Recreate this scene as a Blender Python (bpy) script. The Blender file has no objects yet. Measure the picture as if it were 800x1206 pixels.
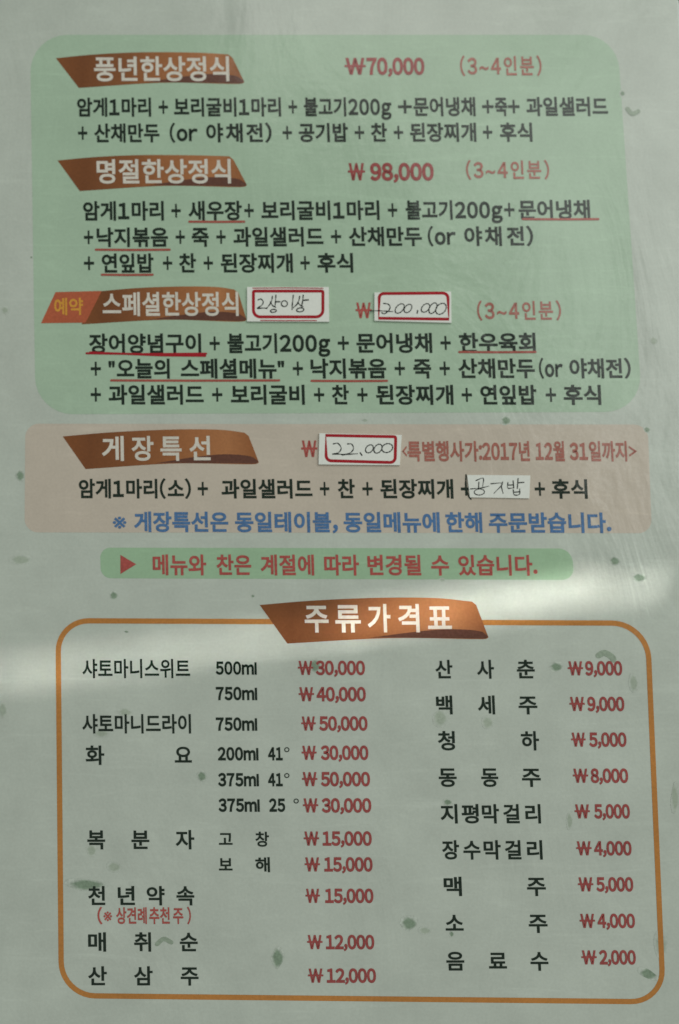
import bpy, math, random
from mathutils import Matrix, Vector
random.seed(4)
sc = bpy.context.scene
col = sc.collection

# ---------------------------------------------------------------- camera
D, TILT, F = 0.35, math.radians(3.6), 1000.0      # 0.35 m above an A3 sheet, f in photo pixels
cam_d = bpy.data.cameras.new('camera'); cam = bpy.data.objects.new('camera', cam_d); col.objects.link(cam)
cam_d.sensor_fit = 'VERTICAL'; cam_d.sensor_height = 36; cam_d.lens = F / 1206 * 36
cam_d.clip_start = 0.01; cam_d.clip_end = 50
cam.location = (0, -D * math.tan(TILT), D); cam.rotation_euler = (TILT, 0, 0)
cam_d.dof.use_dof = True; cam_d.dof.focus_distance = D * 0.968; cam_d.dof.aperture_fstop = 2.6
sc.camera = cam
ct, st = math.cos(TILT), math.sin(TILT)

def P(px, py, z=0.0):
    """point of the sheet's plane at height z that the photograph shows at pixel (px, py)"""
    x, y, w = (px - 400) / F, -(py - 603) / F, -1.0
    dy, dz = y * ct - w * st, y * st + w * ct
    t = (z - D) / dz
    return (x * t, -D * math.tan(TILT) + dy * t, z)

# ---------------------------------------------------------------- world and lamps (indoors)
w = bpy.data.worlds.new('World'); sc.world = w; w.use_nodes = True
w.node_tree.nodes['Background'].inputs[0].default_value = (0.93, 1.0, 0.93, 1)
w.node_tree.nodes['Background'].inputs[1].default_value = 0.26
sc.view_settings.view_transform = 'Standard'; sc.view_settings.look = 'None'
sc.view_settings.exposure = 0.1; sc.view_settings.gamma = 1.0

def area(name, loc, target, sx, sy, power, colr, spread=180, roll=None):
    l = bpy.data.lights.new(name, 'AREA'); l.shape = 'RECTANGLE'; l.size = sx; l.size_y = sy
    l.energy = power; l.color = colr; l.spread = math.radians(spread)
    o = bpy.data.objects.new(name, l); col.objects.link(o); o.location = loc
    d = (Vector(target) - Vector(loc)).normalized()
    if roll is None:
        o.rotation_euler = d.to_track_quat('-Z', 'Y').to_euler()
    else:                                         # long side laid along the given direction
        z = -d; x = Vector(roll); x = (x - z * x.dot(z)).normalized(); y = z.cross(x)
        o.rotation_euler = Matrix((x, y, z)).transposed().to_euler()
    return o
# window light from the upper right: brighter right side, veil on the laminate there
area('window_light', (1.3, 0.9, 1.75), (0.05, 0.05, 0), 1.7, 1.7, 22.5, (0.97, 1.0, 0.95))
# added dim overhead fill, lifts the sheet's overall brightness
area('fill_light', (0.1, 1.5, 1.9), (0, 0.1, 0), 0.8, 0.5, 3.2, (1.0, 0.98, 0.92))
# light through a narrow gap: the pale streak across the sheet
def streak(name, a, b, width, power, dist=0.55, spread=2.0):
    A, B = Vector(P(*a)), Vector(P(*b)); c = (A + B) / 2
    d = Vector((0.62, 0.5, 0.62)).normalized()
    area(name, c + d * dist, c, (B - A).length, width, power, (1.0, 0.975, 0.92), spread, B - A)
streak('gap_light', (-80, 806), (655, 706), 0.0115, 0.0060, 0.55, 1.6)
streak('gap_light', (440, 728), (668, 693), 0.010, 0.0024, 0.5, 1.7)

# ---------------------------------------------------------------- materials
def nodes(m):
    m.use_nodes = True
    return m.node_tree.nodes, m.node_tree.links, m.node_tree.nodes['Principled BSDF']

def wrinkle(n, l, b, strength=0.25):
    """the laminate over the print: low wrinkles and a fine orange peel, felt by the coat and the print alike"""
    g = n.new('ShaderNodeNewGeometry')
    mp = n.new('ShaderNodeMapping'); mp.inputs['Scale'].default_value = (9, 5, 9); mp.inputs['Rotation'].default_value = (0, 0, 0.5)
    l.new(g.outputs['Position'], mp.inputs['Vector'])
    a = n.new('ShaderNodeTexNoise'); a.inputs['Scale'].default_value = 1.6; a.inputs['Detail'].default_value = 5; a.inputs['Distortion'].default_value = 1.2
    l.new(mp.outputs[0], a.inputs['Vector'])
    mq = n.new('ShaderNodeMapping'); mq.inputs['Scale'].default_value = (16, 5, 10); mq.inputs['Rotation'].default_value = (0, 0, -0.45)
    l.new(g.outputs['Position'], mq.inputs['Vector'])
    q = n.new('ShaderNodeTexVoronoi'); q.feature = 'SMOOTH_F1'; q.inputs['Smoothness'].default_value = 0.35; q.inputs['Scale'].default_value = 1.3; l.new(mq.outputs[0], q.inputs['Vector'])
    aq = n.new('ShaderNodeMath'); aq.operation = 'MULTIPLY_ADD'; aq.inputs[1].default_value = 0.30; l.new(q.outputs['Distance'], aq.inputs[0]); l.new(a.outputs['Fac'], aq.inputs[2])
    c = n.new('ShaderNodeTexNoise'); c.inputs['Scale'].default_value = 420; c.inputs['Detail'].default_value = 2
    l.new(g.outputs['Position'], c.inputs['Vector'])
    b1 = n.new('ShaderNodeBump'); b1.inputs['Strength'].default_value = strength; b1.inputs['Distance'].default_value = 0.006
    l.new(aq.outputs[0], b1.inputs['Height'])
    b2 = n.new('ShaderNodeBump'); b2.inputs['Strength'].default_value = 0.25; b2.inputs['Distance'].default_value = 0.0002
    l.new(c.outputs['Fac'], b2.inputs['Height']); l.new(b1.outputs[0], b2.inputs['Normal'])
    l.new(b2.outputs[0], b.inputs['Coat Normal']); l.new(b2.outputs[0], b.inputs['Normal'])
    return g

def print_mat(name, rgb, grain=0.10, coat=0.8, fibre=0.0, mottle=0.12, strength=0.30):
    m = bpy.data.materials.new(name); n, l, b = nodes(m)
    g = wrinkle(n, l, b, strength)
    b.inputs['Roughness'].default_value = 0.55; b.inputs['Specular IOR Level'].default_value = 0.0
    b.inputs['Coat Weight'].default_value = coat; b.inputs['Coat Roughness'].default_value = 0.2
    t = n.new('ShaderNodeTexNoise'); t.inputs['Scale'].default_value = 900; t.inputs['Detail'].default_value = 2
    l.new(g.outputs['Position'], t.inputs['Vector'])
    t2 = n.new('ShaderNodeTexNoise'); t2.inputs['Scale'].default_value = 34; t2.inputs['Detail'].default_value = 5; t2.inputs['Roughness'].default_value = 0.62
    l.new(g.outputs['Position'], t2.inputs['Vector'])
    r1 = n.new('ShaderNodeMapRange'); r1.inputs[1].default_value = 0.3; r1.inputs[2].default_value = 0.7
    r1.inputs[3].default_value = 1 - grain; r1.inputs[4].default_value = 1 + grain
    l.new(t.outputs['Fac'], r1.inputs[0])
    r2 = n.new('ShaderNodeMapRange'); r2.inputs[1].default_value = 0.3; r2.inputs[2].default_value = 0.7
    r2.inputs[3].default_value = 1 - mottle; r2.inputs[4].default_value = 1 + mottle * 0.6
    l.new(t2.outputs['Fac'], r2.inputs[0])
    mu = n.new('ShaderNodeMath'); mu.operation = 'MULTIPLY'; l.new(r1.outputs[0], mu.inputs[0]); l.new(r2.outputs[0], mu.inputs[1])
    out = mu.outputs[0]
    if fibre:                                     # long pale fibres of mulberry paper
        for rot, sc_ in ((1.9, 1.0), (-0.8, 1.3), (1.0, 0.9)):
            mp = n.new('ShaderNodeMapping'); mp.inputs['Rotation'].default_value = (0, 0, rot)
            mp.inputs['Scale'].default_value = (14 * sc_, 120 * sc_, 14); l.new(g.outputs['Position'], mp.inputs['Vector'])
            f = n.new('ShaderNodeTexNoise'); f.inputs['Scale'].default_value = 1.0; f.inputs['Detail'].default_value = 3; f.inputs['Distortion'].default_value = 2.2
            l.new(mp.outputs[0], f.inputs['Vector'])
            r = n.new('ShaderNodeMapRange'); r.inputs[1].default_value = 0.6; r.inputs[2].default_value = 0.78
            r.inputs[3].default_value = 1.0; r.inputs[4].default_value = 1 + fibre; l.new(f.outputs['Fac'], r.inputs[0])
            m2 = n.new('ShaderNodeMath'); m2.operation = 'MULTIPLY'; l.new(out, m2.inputs[0]); l.new(r.outputs[0], m2.inputs[1]); out = m2.outputs[0]
    v = n.new('ShaderNodeVectorMath'); v.operation = 'SCALE'; v.inputs[0].default_value = rgb
    l.new(out, v.inputs['Scale']); l.new(v.outputs[0], b.inputs['Base Color'])
    return m

PAPERC = (0.56, 0.605, 0.54)
PAPER = print_mat('mulberry_paper_print', PAPERC, 0.03, fibre=0.06, mottle=0.085)  # mottle also carries the soft crumple shading, painted into the colour
GREEN = print_mat('pale_green_print', (0.44, 0.58, 0.435), 0.03, fibre=0.08, mottle=0.06)
PINK = print_mat('pale_tan_print', (0.61, 0.53, 0.445), 0.03, fibre=0.08, mottle=0.06)
STRIPG = print_mat('notice_green_print', (0.37, 0.545, 0.36), 0.03, fibre=0.08, mottle=0.06)
BLACK = print_mat('black_ink', (0.012, 0.024, 0.015), 0.2)
RED = print_mat('red_ink', (0.45, 0.095, 0.08), 0.15)
PRICE = print_mat('dull_red_ink', (0.36, 0.075, 0.07), 0.15)
ROSE = print_mat('rose_ink', (0.42, 0.15, 0.115), 0.15)
BLUE = print_mat('blue_ink', (0.085, 0.19, 0.39), 0.15)
WHITE = print_mat('white_lettering_print', (0.74, 0.69, 0.61), 0.06)
GOLD = print_mat('gold_lettering_print', (0.72, 0.34, 0.05), 0.08)
TAG = print_mat('red_orange_print', (0.50, 0.12, 0.055), 0.08)
LINE = print_mat('orange_line_print', (0.54, 0.225, 0.055), 0.08)
FLECK = print_mat('green_fleck_print', (0.25, 0.33, 0.24), 0.15)
FAINT = print_mat('faint_fleck_print', (0.43, 0.49, 0.40), 0.08)

ULINE = print_mat('red_underline_print', (0.42, 0.10, 0.075), 0.1)
FOLD = print_mat('brown_fold_print', (0.14, 0.055, 0.036), 0.12)
SLIP = print_mat('white_slip_paper', (0.85, 0.86, 0.81), 0.03, coat=0.1, mottle=0.03, strength=0.05)
SLIPRED = print_mat('crimson_border_print', (0.42, 0.025, 0.035), 0.06, coat=0.1, strength=0.05)
PEN = print_mat('black_pen_ink', (0.02, 0.025, 0.022), 0.2, coat=0.1, strength=0.05)

def soften(m, inner=0.55):
    """print that thins out towards its rim"""
    n, l, b = m.node_tree.nodes, m.node_tree.links, m.node_tree.nodes['Principled BSDF']
    tc = n.new('ShaderNodeTexCoord'); mp = n.new('ShaderNodeVectorMath'); mp.operation = 'SUBTRACT'; mp.inputs[1].default_value = (.5, .5, .5)
    l.new(tc.outputs['Generated'], mp.inputs[0]); sx = n.new('ShaderNodeSeparateXYZ'); l.new(mp.outputs[0], sx.inputs[0])
    cb = n.new('ShaderNodeCombineXYZ'); l.new(sx.outputs[0], cb.inputs[0]); l.new(sx.outputs[1], cb.inputs[1])
    ln = n.new('ShaderNodeVectorMath'); ln.operation = 'LENGTH'; l.new(cb.outputs[0], ln.inputs[0])
    nz = n.new('ShaderNodeTexNoise'); nz.inputs['Scale'].default_value = 3; l.new(tc.outputs['Generated'], nz.inputs['Vector'])
    ad = n.new('ShaderNodeMath'); ad.operation = 'MULTIPLY_ADD'; ad.inputs[1].default_value = 0.25; l.new(nz.outputs['Fac'], ad.inputs[0]); l.new(ln.outputs['Value'], ad.inputs[2])
    r = n.new('ShaderNodeMapRange'); r.interpolation_type = 'SMOOTHSTEP'; r.inputs[1].default_value = 0.22 + 0.125; r.inputs[2].default_value = 0.46 + 0.125; r.inputs[3].default_value = 0; r.inputs[4].default_value = 1
    l.new(ad.outputs[0], r.inputs[0])
    v = [x for x in n if x.type == 'VECT_MATH' and x.operation == 'SCALE'][0]
    mx = n.new('ShaderNodeMix'); mx.data_type = 'RGBA'; l.new(r.outputs[0], mx.inputs['Factor'])
    mx.inputs[6].default_value = (*v.inputs[0].default_value, 1); mx.inputs[7].default_value = (*PAPERC, 1); l.new(mx.outputs[2], v.inputs[0])
def banner_mat():
    m = print_mat('copper_banner_print', (1, 1, 1), 0.06, mottle=0.10); n, l, b = nodes(m)
    sc_ = [x for x in n if x.type == 'VECT_MATH'][0]
    tc = n.new('ShaderNodeTexCoord'); sp = n.new('ShaderNodeSeparateXYZ'); l.new(tc.outputs['Generated'], sp.inputs[0])
    rp = n.new('ShaderNodeValToRGB'); l.new(sp.outputs['X'], rp.inputs[0]); e = rp.color_ramp.elements
    e[0].position = 0; e[0].color = (0.25, 0.085, 0.026, 1); e[1].position = 1; e[1].color = (0.30, 0.105, 0.035, 1)
    for p, c in ((0.14, (0.20, 0.068, 0.022, 1)), (0.36, (0.27, 0.098, 0.034, 1)), (0.6, (0.38, 0.145, 0.052, 1)), (0.84, (0.46, 0.19, 0.075, 1))):
        q = e.new(p); q.color = c
    l.new(rp.outputs[0], sc_.inputs[0])
    return m
BANNER = banner_mat(); soften(FLECK); soften(FAINT)

# ---------------------------------------------------------------- mesh helpers
def link(name, verts, faces, mat, parent=None, label=None):
    me = bpy.data.meshes.new(name); me.from_pydata(verts, [], faces); me.update(); me.materials.append(mat)
    o = bpy.data.objects.new(name, me); col.objects.link(o)
    if parent: o.parent = parent
    if label: o['label'] = label
    return o

LV = dict(panel=0.00005, line=0.00008, banner=0.00011, fold=0.00014, text=0.00017)
def poly(name, pts, mat, parent, z, label=None):
    v = [P(x, y, z) for x, y in pts]
    if sum(v[i][0] * v[(i + 1) % len(v)][1] - v[(i + 1) % len(v)][0] * v[i][1] for i in range(len(v))) < 0: v.reverse()
    return link(name, v, [tuple(range(len(v)))], mat, parent, label)

def roundq(q, r, seg=8):
    """rounded quadrilateral TL,TR,BR,BL in pixels; r = one radius or four"""
    out = []; rr = r if isinstance(r, (list, tuple)) else [r] * 4
    for i in range(4):
        c = Vector(q[i]); a = Vector(q[i - 1]); b = Vector(q[(i + 1) % 4])
        if rr[i] <= 0: out.append(tuple(c)); continue
        p0 = c + (a - c).normalized() * rr[i]; p1 = c + (b - c).normalized() * rr[i]
        k = 0.5523
        h0 = p0 + (c - p0) * k; h1 = p1 + (c - p1) * k
        for s in range(seg + 1):
            t = s / seg
            out.append(tuple(p0 * (1 - t) ** 3 + 3 * h0 * t * (1 - t) ** 2 + 3 * h1 * t * t * (1 - t) + p1 * t ** 3))
    return out

def smooth(pts, seg=6):
    if len(pts) < 3: return [tuple(map(float, p)) for p in pts]
    q = [Vector(p) for p in pts]; q = [q[0] * 2 - q[1]] + q + [q[-1] * 2 - q[-2]]; out = []
    for i in range(1, len(q) - 2):
        for s in range(seg):
            t = s / seg; a, b, c, d = q[i - 1:i + 3]
            out.append(tuple(0.5 * (2 * b + (c - a) * t + (2 * a - 5 * b + 4 * c - d) * t * t + (3 * b - a - 3 * c + d) * t ** 3)))
    out.append(tuple(q[-2])); return out

def ribbon(V, Fc, pts, width, z, closed=False, taper=False, zf=None):
    """flat inked stroke along pts (pixels) with round ends"""
    n = len(pts); base = len(V)
    for i, p in enumerate(pts):
        a = Vector(pts[i - 1]) if (i > 0 or closed) else Vector(p)
        b = Vector(pts[(i + 1) % n]) if (i < n - 1 or closed) else Vector(p)
        d = (b - a); d = d.normalized() if d.length > 1e-6 else Vector((1, 0)); nn = Vector((-d.y, d.x))
        wd = width / 2
        if taper: wd *= 0.75 + 0.25 * math.sin(1 + i * 0.9)
        V.append(P(p[0] + nn.x * wd, p[1] + nn.y * wd, z)); V.append(P(p[0] - nn.x * wd, p[1] - nn.y * wd, z))
    for i in range(n if closed else n - 1):
        j = (i + 1) % n
        Fc.append((base + 2 * i, base + 2 * i + 1, base + 2 * j + 1, base + 2 * j))
    if not closed:
        for e, k in ((0, 1), (n - 1, n - 2)):
            d = (Vector(pts[e]) - Vector(pts[k])).normalized(); nn = Vector((-d.y, d.x)); b0 = len(V)
            for s in range(6):
                t = math.pi * s / 5; q = Vector(pts[e]) + (nn * math.cos(t) + d * math.sin(t)) * width / 2 * 0.95
                V.append(P(q.x, q.y, z))
            Fc.append(tuple(range(b0, b0 + 6)))

def fix(V, Fc):
    out = []
    for f in Fc:
        s = sum(V[f[i]][0] * V[f[(i + 1) % len(f)]][1] - V[f[(i + 1) % len(f)]][0] * V[f[i]][1] for i in range(len(f)))
        out.append(tuple(reversed(f)) if s < 0 else f)
    return out

# ---------------------------------------------------------------- lettering
cache = {}
def embolden(v, f, d):
    """push the outline of a filled glyph outward by d; each separate piece of the glyph gets its own hair of height"""
    ec = {}
    for q in f:
        s = sum(v[q[i]][0] * v[q[(i + 1) % len(q)]][1] - v[q[(i + 1) % len(q)]][0] * v[q[i]][1] for i in range(len(q)))
        if s < 0: q = tuple(reversed(q))
        for i in range(len(q)):
            ec[(q[i], q[(i + 1) % len(q)])] = 1
    nrm = {}
    for (p, q) in ec:
        if (q, p) in ec: continue
        dx, dy = v[q][0] - v[p][0], v[q][1] - v[p][1]; L = math.hypot(dx, dy)
        if L < 1e-7: continue
        for k in (p, q): nrm.setdefault(k, []).append((dy / L, -dx / L))
    par = list(range(len(v)))
    def root(i):
        while par[i] != i: i = par[i]
        return i
    for q in f:
        for k in q[1:]: par[root(k)] = root(q[0])
    ids = {}
    out = []
    for i, (x, y) in enumerate(v):
        if i in nrm:
            nx = sum(n[0] for n in nrm[i]); ny = sum(n[1] for n in nrm[i]); L = math.hypot(nx, ny) or 1
            nx /= L; ny /= L; c = max(0.55, min(nx * n[0] + ny * n[1] for n in nrm[i]))
            x += nx * d / c; y += ny * d / c
        out.append((x, y, ids.setdefault(root(i), len(ids))))
    return out
def source(ch):
    return 'Ｗ' if ch == '₩' else chr(ord(ch) + 0xFEE0) if ch in '0123456789orgm()+,.:<>' else ch
RAW = {}
def load(chars):
    """outlines of all letters used, from the built-in font, filled, in one go"""
    chars = sorted(set(chars) - {' '})
    c = bpy.data.curves.new('glyph', 'FONT'); c.body = '\n'.join(source(ch) for ch in chars)
    c.size = 1; c.resolution_u = 4; c.fill_mode = 'FRONT'; c.space_line = 4
    o = bpy.data.objects.new('glyph', c); col.objects.link(o); bpy.context.view_layer.update()
    m = o.evaluated_get(bpy.context.evaluated_depsgraph_get()).to_mesh()
    rows = [-round((q.co.y - 0.35) / 4) for q in m.vertices]; new = {}
    for i, q in enumerate(m.vertices):
        v, f = RAW.setdefault(chars[rows[i]], ([], [])); new[i] = len(v); v.append((q.co.x, q.co.y + 4 * rows[i]))
    for p in m.polygons: RAW[chars[rows[p.vertices[0]]]][1].append(tuple(new[i] for i in p.vertices))
    bpy.data.objects.remove(o); bpy.data.curves.remove(c)
load('풍년한상정식암게1마리보굴비불고기200g문어냉채죽과일샐러드산만두(or야전)공밥찬된장찌개후명절새우낙지볶음연잎예약스페셜양념구이육회"오늘의메뉴특선소※은동테블,에한해주문받습니다.<행사가별:2017년12월31일까>'
     '와계절에따라변경될수있류격표₩3456789~분인토위트샤화요m복자창보천속견례추매취순삼춘백세청하평막걸맥료l+')
def glyph(ch, off):
    k = (ch, off)
    if k not in cache:
        v, f = RAW[ch]
        if ch in '+※': off *= 1.5 if ch == '+' else 0.3
        elif ch in '0123456789orgml': off += 0.008
        if ch in '<>': v = [(x * 0.62, 0.37 + (y - 0.37) * 0.55) for x, y in v]
        if ch == '+': v = [(x, 0.37 + (y - 0.37) * 0.80) for x, y in v]
        v = embolden(v, f, off)
        if ch == '₩':                             # the stroke through the W
            x0 = min(a[0] for a in v); x1 = max(a[0] for a in v); n0 = len(v)
            v += [(x0 - .06, .33, 9), (x1 + .06, .33, 9), (x1 + .06, .43, 9), (x0 - .06, .43, 9)]; f = f + [(n0, n0 + 1, n0 + 2, n0 + 3)]
        xs = [a[0] for a in v]
        cache[k] = (v, f, min(xs), max(xs))
    return cache[k]

def tilt(x): return 0.0125 + 0.0425 * (x - 70) / 700      # lean of the print's verticals in the picture

def text(name, runs, y0, y1, mat, parent, bold=0.028, dy=0.0, em=(-0.085, 0.85), gap=0.075, z=None, label=None, cell=0.93):
    """runs = [(string, x0, x1)] in pixels; y0..y1 = ink top and bottom; dy = drop from the first run to x=800"""
    z = z or LV['text']; V = []; Fc = []; xs0 = runs[0][1]
    for s, x0, x1 in runs:
        items = []; pen = 0.0; prev = None
        for ch in s:
            if ch == ' ': pen += 0.35; prev = None; continue
            v, f, a, b = glyph(ch, bold)
            han = ord(ch) > 0x3000
            if han:
                if prev == 'l': pen += gap
                items.append((v, f, pen)); pen += cell; prev = 'h'
            else:
                if prev == 'l': pen += gap
                if prev == 'h': pen += gap * 0.3
                items.append((v, f, pen - a)); pen += b - a; prev = 'l'
        lo = min(min(q[0] for q in v) + p for v, f, p in items); hi = max(max(q[0] for q in v) + p for v, f, p in items)
        sx = (x1 - x0) / (hi - lo)
        for v, f, p in items:
            n0 = len(V)
            for qx, qy, qi in v:
                X = x0 + (qx + p - lo) * sx
                Y = y1 - (qy - em[0]) / (em[1] - em[0]) * (y1 - y0)
                Y2 = Y + dy * (X - xs0) / 700
                X += tilt(X) * (Y - (y0 + y1) / 2)
                V.append(P(X, Y2, z + qi * 0.000003))
            Fc += [tuple(n0 + i for i in q) for q in f]
    return link(name, V, fix(V, Fc), mat, parent, label)

def stroke_obj(name, strokes, width, mat, parent, z, label=None, taper=False):
    V = []; Fc = []
    for i, s in enumerate(strokes):
        ribbon(V, Fc, s, width, z + i * 0.000004, taper=taper)
    return link(name, V, fix(V, Fc), mat, parent, label)

# ---------------------------------------------------------------- the setting: dark table under the sheet
tm = bpy.data.materials.new('dark_table_top'); n, l, b = nodes(tm)
tx = n.new('ShaderNodeTexNoise'); tx.inputs['Scale'].default_value = 30; tx.inputs['Detail'].default_value = 6
rp = n.new('ShaderNodeValToRGB'); rp.color_ramp.elements[0].color = (0.03, 0.035, 0.03, 1); rp.color_ramp.elements[1].color = (0.07, 0.075, 0.065, 1)
l.new(tx.outputs['Fac'], rp.inputs[0]); l.new(rp.outputs[0], b.inputs['Base Color']); b.inputs['Roughness'].default_value = 0.5
TH = 0.0009
tb = link('table_surface', [(-1.5, -1.2, -TH), (1.5, -1.2, -TH), (1.5, 1.2, -TH), (-1.5, 1.2, -TH)], [(0, 1, 2, 3)], tm)
tb['kind'] = 'structure'

# ---------------------------------------------------------------- the menu sheet
menu = bpy.data.objects.new('menu_sheet', None); menu.empty_display_size = 0.05; col.objects.link(menu)
menu['label'] = 'laminated Korean menu sheet with green and tan panels and an orange framed drinks list'
menu['category'] = 'menu'

def slab(name, pts, z0, z1, mat, parent, label=None, bev=0.0):
    t = [P(x, y, z1) for x, y in pts]
    if sum(t[i][0] * t[(i + 1) % len(t)][1] - t[(i + 1) % len(t)][0] * t[i][1] for i in range(len(t))) < 0: t.reverse()
    k = len(t); v = t + [(a[0], a[1], z0) for a in t]
    f = [tuple(range(k)), tuple(reversed(range(k, 2 * k)))] + [(i, i + k, (i + 1) % k + k, (i + 1) % k) for i in range(k)]
    return link(name, v, f, mat, parent, label)

slab('paper', roundq([(-34, -16), (796.5, -16), (862, 1236), (-20, 1236)], [6, 14, 6, 6]), -TH * 0.7, 0, PAPER, menu)
# clear laminate margin round the paper; paler colour stands in for glare on its rim
lm = print_mat('glare_toned_laminate_margin', (0.62, 0.67, 0.62), 0.02, mottle=0.03)
slab('laminate_margin', roundq([(-50, -30), (801, -26), (876, 1252), (-36, 1252)], [20, 44, 20, 20]), -TH * 0.95, -0.00025, lm, menu)

# panels
def panel(name, q, r, mat, lv='panel'): return poly(name, roundq(q, r), mat, menu, LV[lv])
panel('green_panel', [(35.5, 41), (727, 41), (757, 485), (42, 488)], [44, 40, 44, 44], GREEN)
panel('tan_panel', [(30, 499), (763, 500), (768, 628), (29, 627)], 16, PINK)
panel('notice_strip', [(118, 645), (673, 646), (677, 683), (119, 681)], [12, 15, 15, 12], STRIPG)

# drinks frame: one orange rounded line
fr = roundq([(68.5, 731), (762.5, 734), (781.5, 1180), (72.5, 1172.5)], [36, 42, 38, 40], 10)
V = []; Fc = []; ribbon(V, Fc, fr, 6.2, LV['line'], closed=True); link('drinks_frame', V, fix(V, Fc), LINE, menu)

# seaweed-coloured flecks printed in the paper
def fleck(x, y, wd, ht, ang=0.0, faint=False, drop=False):
    wd *= 1.22; ht *= 1.22; pts = []; N = 14; ph = random.random() * 6
    for i in range(N):
        t = 2 * math.pi * i / N; r = 1 + 0.12 * math.sin(2 * t + ph) + 0.07 * math.sin(3 * t + ph * 2)
        X = math.cos(t) * wd / 2 * r; Y = math.sin(t) * ht / 2 * r
        if drop and Y > 0: X *= 1 - 0.75 * Y / (ht / 2)
        pts.append((x + X * math.cos(ang) - Y * math.sin(ang), y + X * math.sin(ang) + Y * math.cos(ang)))
    fleck.n += 1
    poly('paper_fleck', pts, FAINT if faint else FLECK, menu, 0.00006 + (0.000006 if fleck.n % 2 else 0))
fleck.n = 0
MID = print_mat('soft_fleck_print', (0.34, 0.41, 0.32), 0.12)
for a in [(733, 110, 5, 7, .3), (655, 785, 13, 11, -.5), (519, 846, 14, 20, 0, True), (574, 851, 11, 14, 0, True), (147, 839, 15, 8, .2, True),
          (120, 864, 15, 8, 0, True), (238, 914, 11, 10, 0), (108, 1001, 12, 12, 0, True), (134, 1021, 17, 9, .3, True), (101, 1042, 38, 13, .08),
          (327, 1129, 14, 22, 0, False, True), (482, 1087, 16, 17, 0), (500, 1096, 12, 8, 0, True), (763, 1147, 22, 9, .42), (778, 1112, 12, 30, 0, True),
          (24, 560, 10, 11, 0), (25, 659, 25, 9, -.12, True), (134, 701, 10, 8, .2), (298, 702, 4, 3, 0), (724, 661, 11, 10, .3), (753, 680, 14, 10, .2),
          (596, 495, 11, 9, 0), (770, 401, 10, 8, 0, True), (762, 506, 9, 5, .5), (671, 966, 7, 17, .15, True), (527, 945, 9, 7, 0), (532, 1100, 5, 6, 0),
          (371, 784, 12, 14, .2), (746, 805, 9, 19, -.3, True), (3, 836, 8, 18, 0, True), (149, 744, 6, 2, .4), (37, 303, 2.5, 2.5, 0), (521, 683, 6, 4, 0, True),
          (6, 365, 9, 7, 0, True), (795, 940, 8, 30, 0, True), (430, 495, 6, 3, .3, True)]:
    fleck(*a)
for arc, wd in (((705, 772), (712, 769), (720, 773), (723, 777)), 7), (((739, 128), (745, 134), (752, 131)), 5), (((185, 1112), (193, 1106), (202, 1110)), 5):
    V = []; Fc = []; ribbon(V, Fc, smooth(arc), wd, 0.00013); link('paper_fleck', V, fix(V, Fc), MID, menu)

# ---------------------------------------------------------------- banners
def banner(tl, tm_, tr, br, bl, fold=(0.42, 0.22), words=None, y0=0, y1=0, label=None, cut=None):
    top = smooth([tl, ((tl[0] * .55 + tm_[0] * .45), tl[1] * .45 + tm_[1] * .55 - 0.5), tm_, ((tm_[0] + tr[0]) / 2 + 12, tm_[1] + .3), tr])
    right = [(tr[0] + 5, tr[1] + 4)]
    bot = smooth([br, (br[0] - 4, br[1] + 2), (br[0] - 22, br[1] + 2.2), ((br[0] + bl[0]) / 2, (br[1] + bl[1]) / 2 - 2.6), bl])
    o = poly('banner', top + right + bot, BANNER, menu, LV['banner'], label)
    # darker turned-under edge printed along the lower right
    L = br[0] - bl[0]
    a = smooth([(br[0] - L * .60, (br[1] * .6 + bl[1] * .4) - 2.0), (br[0] - L * .38, br[1] - 6), (br[0] - L * .2, br[1] - 9.5), (br[0] - 12, br[1] - 7.5), (br[0] - 1.2, br[1] - 2)])
    under = smooth([(br[0] - .6, br[1] - .4), (br[0] - 5, br[1] + 1.4), (br[0] - 22, br[1] + 1.4), ((br[0] + bl[0]) / 2, (br[1] + bl[1]) / 2 - 3.3), (br[0] - L * .60, (br[1] * .6 + bl[1] * .4) - 2.0)])
    poly('fold_edge', a + under[:-1], FOLD, o, LV['fold'])
    if words: text('lettering', words, y0, y1, WHITE, o, bold=0.022, dy=-1.5)
    return o
banner((66, 68.5), (165, 61.6), (269, 64), (288, 96.5), (93, 103.5), words=[('풍년한상정식', 111, 270)], y0=66.5, y1=95.5)
banner((68, 189), (165, 182.6), (270, 184), (291, 218), (94, 225), words=[('명절한상정식', 114, 272)], y0=187.5, y1=216)
b3 = banner((119, 343), (205, 337.5), (276, 341), (290.5, 376.5), (96, 382), words=[('스페셜한상정식', 121, 281)], y0=344, y1=372)
tagp = poly('reservation_tag', [(48.5, 380.6), (65.5, 344), (120, 342.6), (101, 380)], TAG, menu, LV['fold'] + 0.00001, 'red orange slanted tag with gold letters')
text('lettering', [('예약', 64, 98)], 351, 371, GOLD, tagp, bold=0.024, dy=-8, z=0.00019)
banner((74, 514), (205, 505.8), (288, 509.5), (305, 544.5), (101, 552.5), words=[('게', 120, 146), ('장', 155, 181), ('특', 189, 214), ('선', 223, 248)], y0=513.5, y1=542.5)
banner((306, 712.5), (445, 704), (556, 708.5), (575.5, 750.5), (338.5, 758), words=[('주', 359, 387), ('류', 395, 425), ('가', 433, 460), ('격', 469, 494), ('표', 504, 532)], y0=711.5, y1=744.5)

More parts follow.
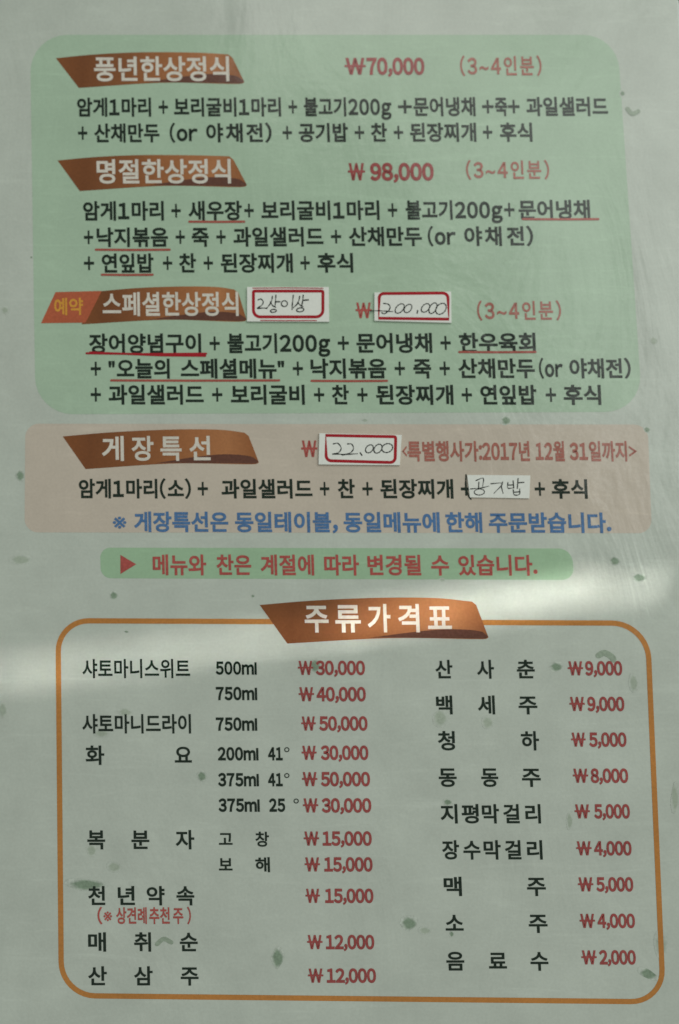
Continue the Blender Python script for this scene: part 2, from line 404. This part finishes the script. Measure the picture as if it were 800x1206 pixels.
# ---------------------------------------------------------------- dish lines
def dish(runs, y0, y1, mat=BLACK, dy=-1.0, name='dish_line', **k): return text(name, runs, y0, y1, mat, menu, dy=dy, **k)
def under(o, x0, x1, y, wd=2.6, y2=None):
    stroke_obj('underline', [[(x0, y), ((x0 + x1) / 2, (y + (y2 or y)) / 2 + .3), (x1, y2 or y)]], wd, ULINE, o, LV['text'] + 0.00002)

dish([('암게1마리', 91, 178), ('+', 187, 198), ('보리굴비1마리', 205, 331), ('+', 340, 350), ('불고기200g', 358, 461), ('+문어냉채', 469, 560), ('+죽+', 568, 612), ('과일샐러드', 620, 716)], 115, 137)
dish([('+', 92, 103), ('산채만두', 111, 188), ('(or', 200, 233), ('야', 243, 263), ('채', 266, 286), ('전)', 290, 320), ('+', 333, 344), ('공기밥', 352, 410), ('+', 418, 429), ('찬', 437, 456), ('+', 464, 475), ('된장찌개', 483, 561), ('+', 569, 580), ('후식', 589, 627)], 145.5, 167.5, dy=-1.5)
o = dish([('암게1마리', 98, 193), ('+', 202, 213), ('새우장', 222, 285), ('+', 288, 299), ('보리굴비1마리', 308, 447), ('+', 457, 468), ('불고기200g', 478, 592), ('+', 594, 606), ('문어냉채', 611, 695)], 237, 259.5, dy=-2)
under(o, 223, 288, 261); under(o, 616, 705, 258)
o = dish([('+', 99, 110), ('낙지볶음', 114, 198), ('+', 207, 218), ('죽', 226, 246), ('+', 255, 266), ('과일샐러드', 275, 381), ('+', 390, 402), ('산채만두', 411, 497), ('(or', 504, 537), ('야', 547, 568), ('채', 571, 591), ('전)', 597, 628)], 268, 290.5, dy=-2)
under(o, 113, 200, 294)
o = dish([('+', 99, 111), ('연잎밥', 120, 181), ('+', 192, 203), ('찬', 211, 231), ('+', 240, 251), ('된장찌개', 260, 345), ('+', 354, 365), ('후식', 374, 416)], 298.5, 321, dy=-1)
under(o, 120, 180, 323.5)
o = dish([('장어양념구이', 105, 237), ('+', 247, 259), ('불고기200g', 268, 389), ('+', 398, 411), ('문어냉채', 420, 509), ('+', 519, 531), ('한우육회', 541, 631)], 393, 416, dy=-1.5)
stroke_obj('underline', [[(102, 416), (170, 417), (243, 416.5)], [(106, 415), (190, 418.5), (242, 419)]], 2.4, SLIPRED, o, LV['text'] + 0.00002)
under(o, 541, 631, 414.5)
o = dish([('+', 107, 119), ('"오늘의', 128, 200), ('스페셜메뉴"', 213, 335), ('+', 345, 357), ('낙지볶음', 366, 455), ('+', 465, 477), ('죽', 487, 508), ('+', 518, 530), ('산채만두', 540, 630), ('(or', 635, 663), ('야채전)', 671, 743)], 422.5, 445.5, dy=-.5)
under(o, 131, 329, 448); under(o, 367, 456, 448.5)
dish([('+', 107, 119), ('과일샐러드', 128, 240), ('+', 250, 262), ('보리굴비', 272, 359), ('+', 370, 382), ('찬', 391, 411), ('+', 421, 433), ('된장찌개', 443, 534), ('+', 544, 556), ('연잎밥', 566, 632), ('+', 643, 655), ('후식', 664, 708)], 453, 476, dy=.5)
dish([('암게1마리(소)', 93, 225), ('+', 233, 245), ('과일샐러드', 261, 368), ('+', 377, 388), ('찬', 398, 418), ('+', 427, 439), ('된장찌개', 448, 534), ('+', 543, 555), ('+', 630, 642), ('후식', 650, 692)], 564, 586.5, dy=.5)
text('table_rule_note', [('※', 133, 149), ('게장특선은', 158, 269), ('동일테이블,', 277, 398), ('동일메뉴에', 405, 518), ('한해', 525, 568), ('주문받습니다.', 576, 720)], 602.5, 626, BLUE, menu, dy=1.5, bold=0.03, label='blue note line')
text('season_note', [('메뉴와', 180, 243), ('찬은', 255, 296), ('계절에', 307, 370), ('따라', 382, 423), ('변경될', 433, 496), ('수', 508, 529), ('있습니다.', 540, 633)], 653, 677, RED, menu, dy=1, bold=0.026, label='red notice line')
poly('arrow_mark', [(142, 653.5), (160.5, 664.5), (142, 676)], RED, menu, LV['text'])
text('date_note', [('<', 474, 479.5), ('특별행사가:', 480, 568), ('2017년', 568, 624), ('12월', 631, 665), ('31일까지>', 671, 750)], 519.5, 543, ROSE, menu, dy=0, bold=0.03, gap=0.05, label='rose event date line')
text('pairing_note', [('(※', 115, 132), ('상견례', 137, 173), ('추천', 176, 200), ('주', 204, 216), (')', 220.5, 225)], 1068.5, 1088, RED, menu, bold=0.022, label='narrow red line in brackets')

# ---------------------------------------------------------------- prices
def price(x0, x1, x2, x3, y0, y1, s, bold=0.038):
    text('price', [('₩', x0, x1), (s, x2, x3)], y0, y1, PRICE, menu, dy=0, em=(0.0, 0.735), gap=0.004, bold=bold)
def won(x0, x1, y0, y1): text('won_mark', [('₩', x0, x1)], y0, y1, RED, menu, em=(0, 0.735), bold=0.03)
def note(x0, x1, y0, y1): text('serving_note', [('(3~4인분)', x0, x1)], y0, y1, ROSE, menu, dy=-2, bold=0.022, gap=0.14, cell=1.02)
price(406, 431, 432, 500, 69, 87, '70,000'); note(542, 638, 66, 89)
price(410, 430, 436, 511, 193, 211.5, '98,000'); note(549, 647, 189, 211)
won(419, 438, 357, 374); note(562, 661, 354.5, 377)
won(355, 374, 519.5, 537.5)
for a in [(351, 369, 372, 430, 779, '30,000'), (352, 370, 373, 431, 810, '40,000'), (355, 372, 376, 433, 844.5, '50,000'), (355.5, 373, 378, 434, 879, '30,000'),
          (356, 374, 378, 436, 910, '50,000'), (357, 375, 379, 437.5, 941, '30,000'), (358, 376, 380, 438, 980, '15,000'), (359, 377, 382, 439, 1010.5, '15,000'),
          (360, 377, 383, 440, 1047.5, '15,000'), (362, 380, 384, 441, 1102, '12,000'), (363, 381, 385, 443, 1141.5, '12,000'),
          (669, 687, 689.5, 733, 779.5, '9,000'), (671, 689, 692, 735.5, 821.5, '9,000'), (673, 690, 694, 738, 863.5, '5,000'), (675, 693, 696, 740, 906, '8,000'),
          (677, 695, 700, 742, 948, '5,000'), (679, 697, 700, 744, 991.5, '4,000'), (681, 699, 702.5, 746, 1034, '5,000'), (683, 701, 704, 748, 1077, '4,000'), (685, 703, 706, 749, 1120, '2,000')]:
    price(*a[:4], a[4], a[4] + 15.2, a[5], bold=0.034)

# ---------------------------------------------------------------- drinks
def drink(runs, y0, h=22.5): text('drink_name', runs, y0, y0 + h, BLACK, menu, bold=0.022)
def vol(runs, y0, deg=None):
    o = text('bottle_volume', runs, y0, y0 + 14.3, BLACK, menu, em=(0, 0.75), bold=0.034, gap=0.05)
    if deg is not None:
        pts = [(deg + 2.6 * math.cos(t * math.pi / 5), y0 + 2.4 + 2.4 * math.sin(t * math.pi / 5)) for t in range(10)]
        V = []; Fc = []; ribbon(V, Fc, pts, 1.1, LV['text'], closed=True); link('degree_mark', V, fix(V, Fc), BLACK, o)
drink([('샤토마니스위트', 97, 224)], 776); drink([('샤토마니드라이', 97, 225)], 841)
drink([('화', 101, 123), ('요', 206, 226)], 878)
drink([('복', 103, 124), ('분', 155, 176), ('자', 207, 229)], 977.5)
drink([('천', 104, 124), ('년', 139, 159), ('약', 173, 194), ('속', 208, 229)], 1043.5)
drink([('매', 104, 125), ('취', 158, 178), ('순', 212, 233)], 1098); drink([('산', 104, 126), ('삼', 158, 180), ('주', 213, 234)], 1138)
drink([('산', 513, 533), ('사', 562, 582), ('춘', 609, 630)], 777, 22); drink([('백', 514, 533), ('세', 563, 583), ('주', 611, 633)], 819, 22)
drink([('청', 516, 536), ('하', 614, 635)], 861, 22.5); drink([('동', 517, 538), ('동', 567, 587), ('주', 615, 637)], 904)
drink([('지', 519, 539), ('평', 544, 564), ('막', 568, 588), ('걸', 593, 612), ('리', 619, 637)], 947); drink([('장', 521, 541), ('수', 546, 566), ('막', 570, 590), ('걸', 595, 614), ('리', 621, 639)], 989.5)
drink([('맥', 523, 544), ('주', 621, 643)], 1032.5); drink([('소', 525, 546), ('주', 623, 645)], 1076); drink([('음', 526, 547), ('료', 576, 597), ('수', 625, 646)], 1120.5)
text('bottle_volume', [('고', 258, 274), ('창', 301, 317)], 979.5, 997, BLACK, menu, bold=0.022)
text('bottle_volume', [('보', 258, 274), ('해', 301, 318)], 1009.5, 1027, BLACK, menu, bold=0.022)
vol([('500ml', 254, 302.5)], 779.5); vol([('750ml', 254.5, 303)], 809.5); vol([('750ml', 254.5, 303)], 845.5)
vol([('200ml', 256.5, 304.5), ('41', 316, 333)], 880.5, 338); vol([('375ml', 257, 305), ('41', 316, 333)], 911, 338)
vol([('375ml', 257.5, 306), ('25', 317, 336)], 941, 349)

# ---------------------------------------------------------------- stuck-on paper slips with hand writing
def slipper(ox, oy, s): return lambda pts: [(ox + x / s, oy + y / s) for x, y in pts]
def ell(cx, cy, rx, ry, slant=0.0, n=14, start=2.2, turn=1.06):
    return [(cx + rx * math.cos(start + 2 * math.pi * turn * i / n) + slant * ry * -math.sin(start + 2 * math.pi * turn * i / n), cy + ry * math.sin(start + 2 * math.pi * turn * i / n)) for i in range(n + 1)]
def slip(label, T, outline, border, rr, strokes, pen=1.1, extra=(), bw=3.5, lift=0.0010):
    e = bpy.data.objects.new('paper_slip', None); e.empty_display_size = 0.01; col.objects.link(e)
    e['label'] = label; e['category'] = 'paper slip'
    pts = T(outline); c = P(sum(p[0] for p in pts) / 4, sum(p[1] for p in pts) / 4, 0.0002)
    kids = [slab('paper', pts, 0.0002, lift, SLIP, e)]
    if border:
        V = []; Fc = []; ribbon(V, Fc, roundq(T(border), rr, 6), bw, lift + 0.00005, closed=True)
        kids.append(link('printed_border', V, fix(V, Fc), SLIPRED, e))
    if extra: kids.append(stroke_obj('border_sliver', [T(x) for x in extra], 1.1, SLIPRED, e, lift + 0.00005))
    kids.append(stroke_obj('handwriting', [smooth(T(x)) for x in strokes], pen, PEN, e, lift + 0.0001, taper=True))
    e.location = c
    for k in kids:
        for v in k.data.vertices: v.co -= Vector(c)
    return e
slip('crimson framed white slip with handwritten Korean letters touching the third copper banner', slipper(285, 330, 7.27),
     [(45, 58), (745, 58), (748, 355), (45, 352)], [(99, 93), (694, 93), (694, 314), (99, 314)], [1.5, 1.5, 8, 8],
     [[(140, 168), (160, 160), (182, 180), (172, 212), (130, 242), (172, 238), (215, 240)], [(262, 138), (250, 190), (213, 240)], [(246, 185), (262, 215), (288, 232)],
      [(292, 128), (288, 180), (284, 225)], [(288, 184), (325, 184)], ell(270, 262, 25, 13, .3), ell(364, 200, 26, 25), [(441, 128), (434, 190), (430, 250)],
      [(496, 138), (480, 195), (440, 236)], [(478, 190), (500, 212), (522, 224)], [(526, 128), (520, 180), (513, 225)], [(522, 172), (570, 168)], ell(500, 253, 31, 17, .3)],
     pen=1.5, extra=[[(92, 68), (400, 66), (695, 69)], [(160, 344), (400, 346), (640, 345)]])
slip('white slip handwritten 200.000 in a crimson frame on the green panel', slipper(410, 330, 5.714),
     [(178, 82), (694, 76), (697, 286), (178, 272)], [(211, 90), (672, 86), (678, 262), (207, 256)], [5, 6, 0, 0],
     [[(150, 207), (200, 205), (240, 207), (300, 211)], [(240, 156), (268, 160), (284, 178), (272, 207), (243, 226), (228, 218)], ell(348, 190, 27, 32, .45), ell(404, 190, 24, 28, .35), [(470, 203), (465, 222)],
      ell(522, 186, 26, 29, .4), ell(572, 188, 24, 36, .35), ell(626, 192, 34, 37, .3)], pen=1.4)
slip('white slip handwritten 22.000 in a crimson frame on the tan panel', slipper(350, 500, 5.714),
     [(150, 58), (705, 70), (692, 273), (145, 268)], [(194, 73), (664, 82), (660, 256), (196, 243)], [0, 2, 6, 6],
     [[(245, 130), (275, 126), (297, 158), (280, 188), (240, 199), (275, 197), (312, 204)], [(340, 130), (368, 132), (380, 162), (358, 190), (306, 206)], [(240, 198), (330, 200), (405, 196)], [(425, 190), (437, 207)],
      ell(487, 163, 25, 27, .3), ell(545, 162, 26, 30, .3), ell(607, 158, 36, 30, .2)], pen=1.45)
slip('small frameless white slip with handwritten Korean letters on the tan panel', slipper(530, 550, 6.667),
     [(136, 62), (632, 66), (624, 246), (158, 238)], None, 0,
     [[(205, 106), (262, 88), (258, 150)], [(228, 118), (226, 165)], [(162, 172), (240, 165), (306, 150)], ell(232, 196, 40, 24, .1), [(322, 131), (412, 130), (348, 205)], [(415, 118), (405, 150), (418, 206)],
      [(456, 122), (456, 165), (502, 163)], [(497, 108), (502, 165)], [(456, 142), (500, 140)], [(536, 90), (530, 168)], [(533, 124), (582, 120)], [(498, 178), (505, 217), (546, 215), (549, 172)], [(502, 198), (547, 194)]],
     pen=1.2, lift=0.0008)
o = stroke_obj('pen_mark', [smooth([(549, 559), (549, 572), (552, 584), (555, 588)])], 1.5, BLACK, menu, LV['text'] + 0.00003)
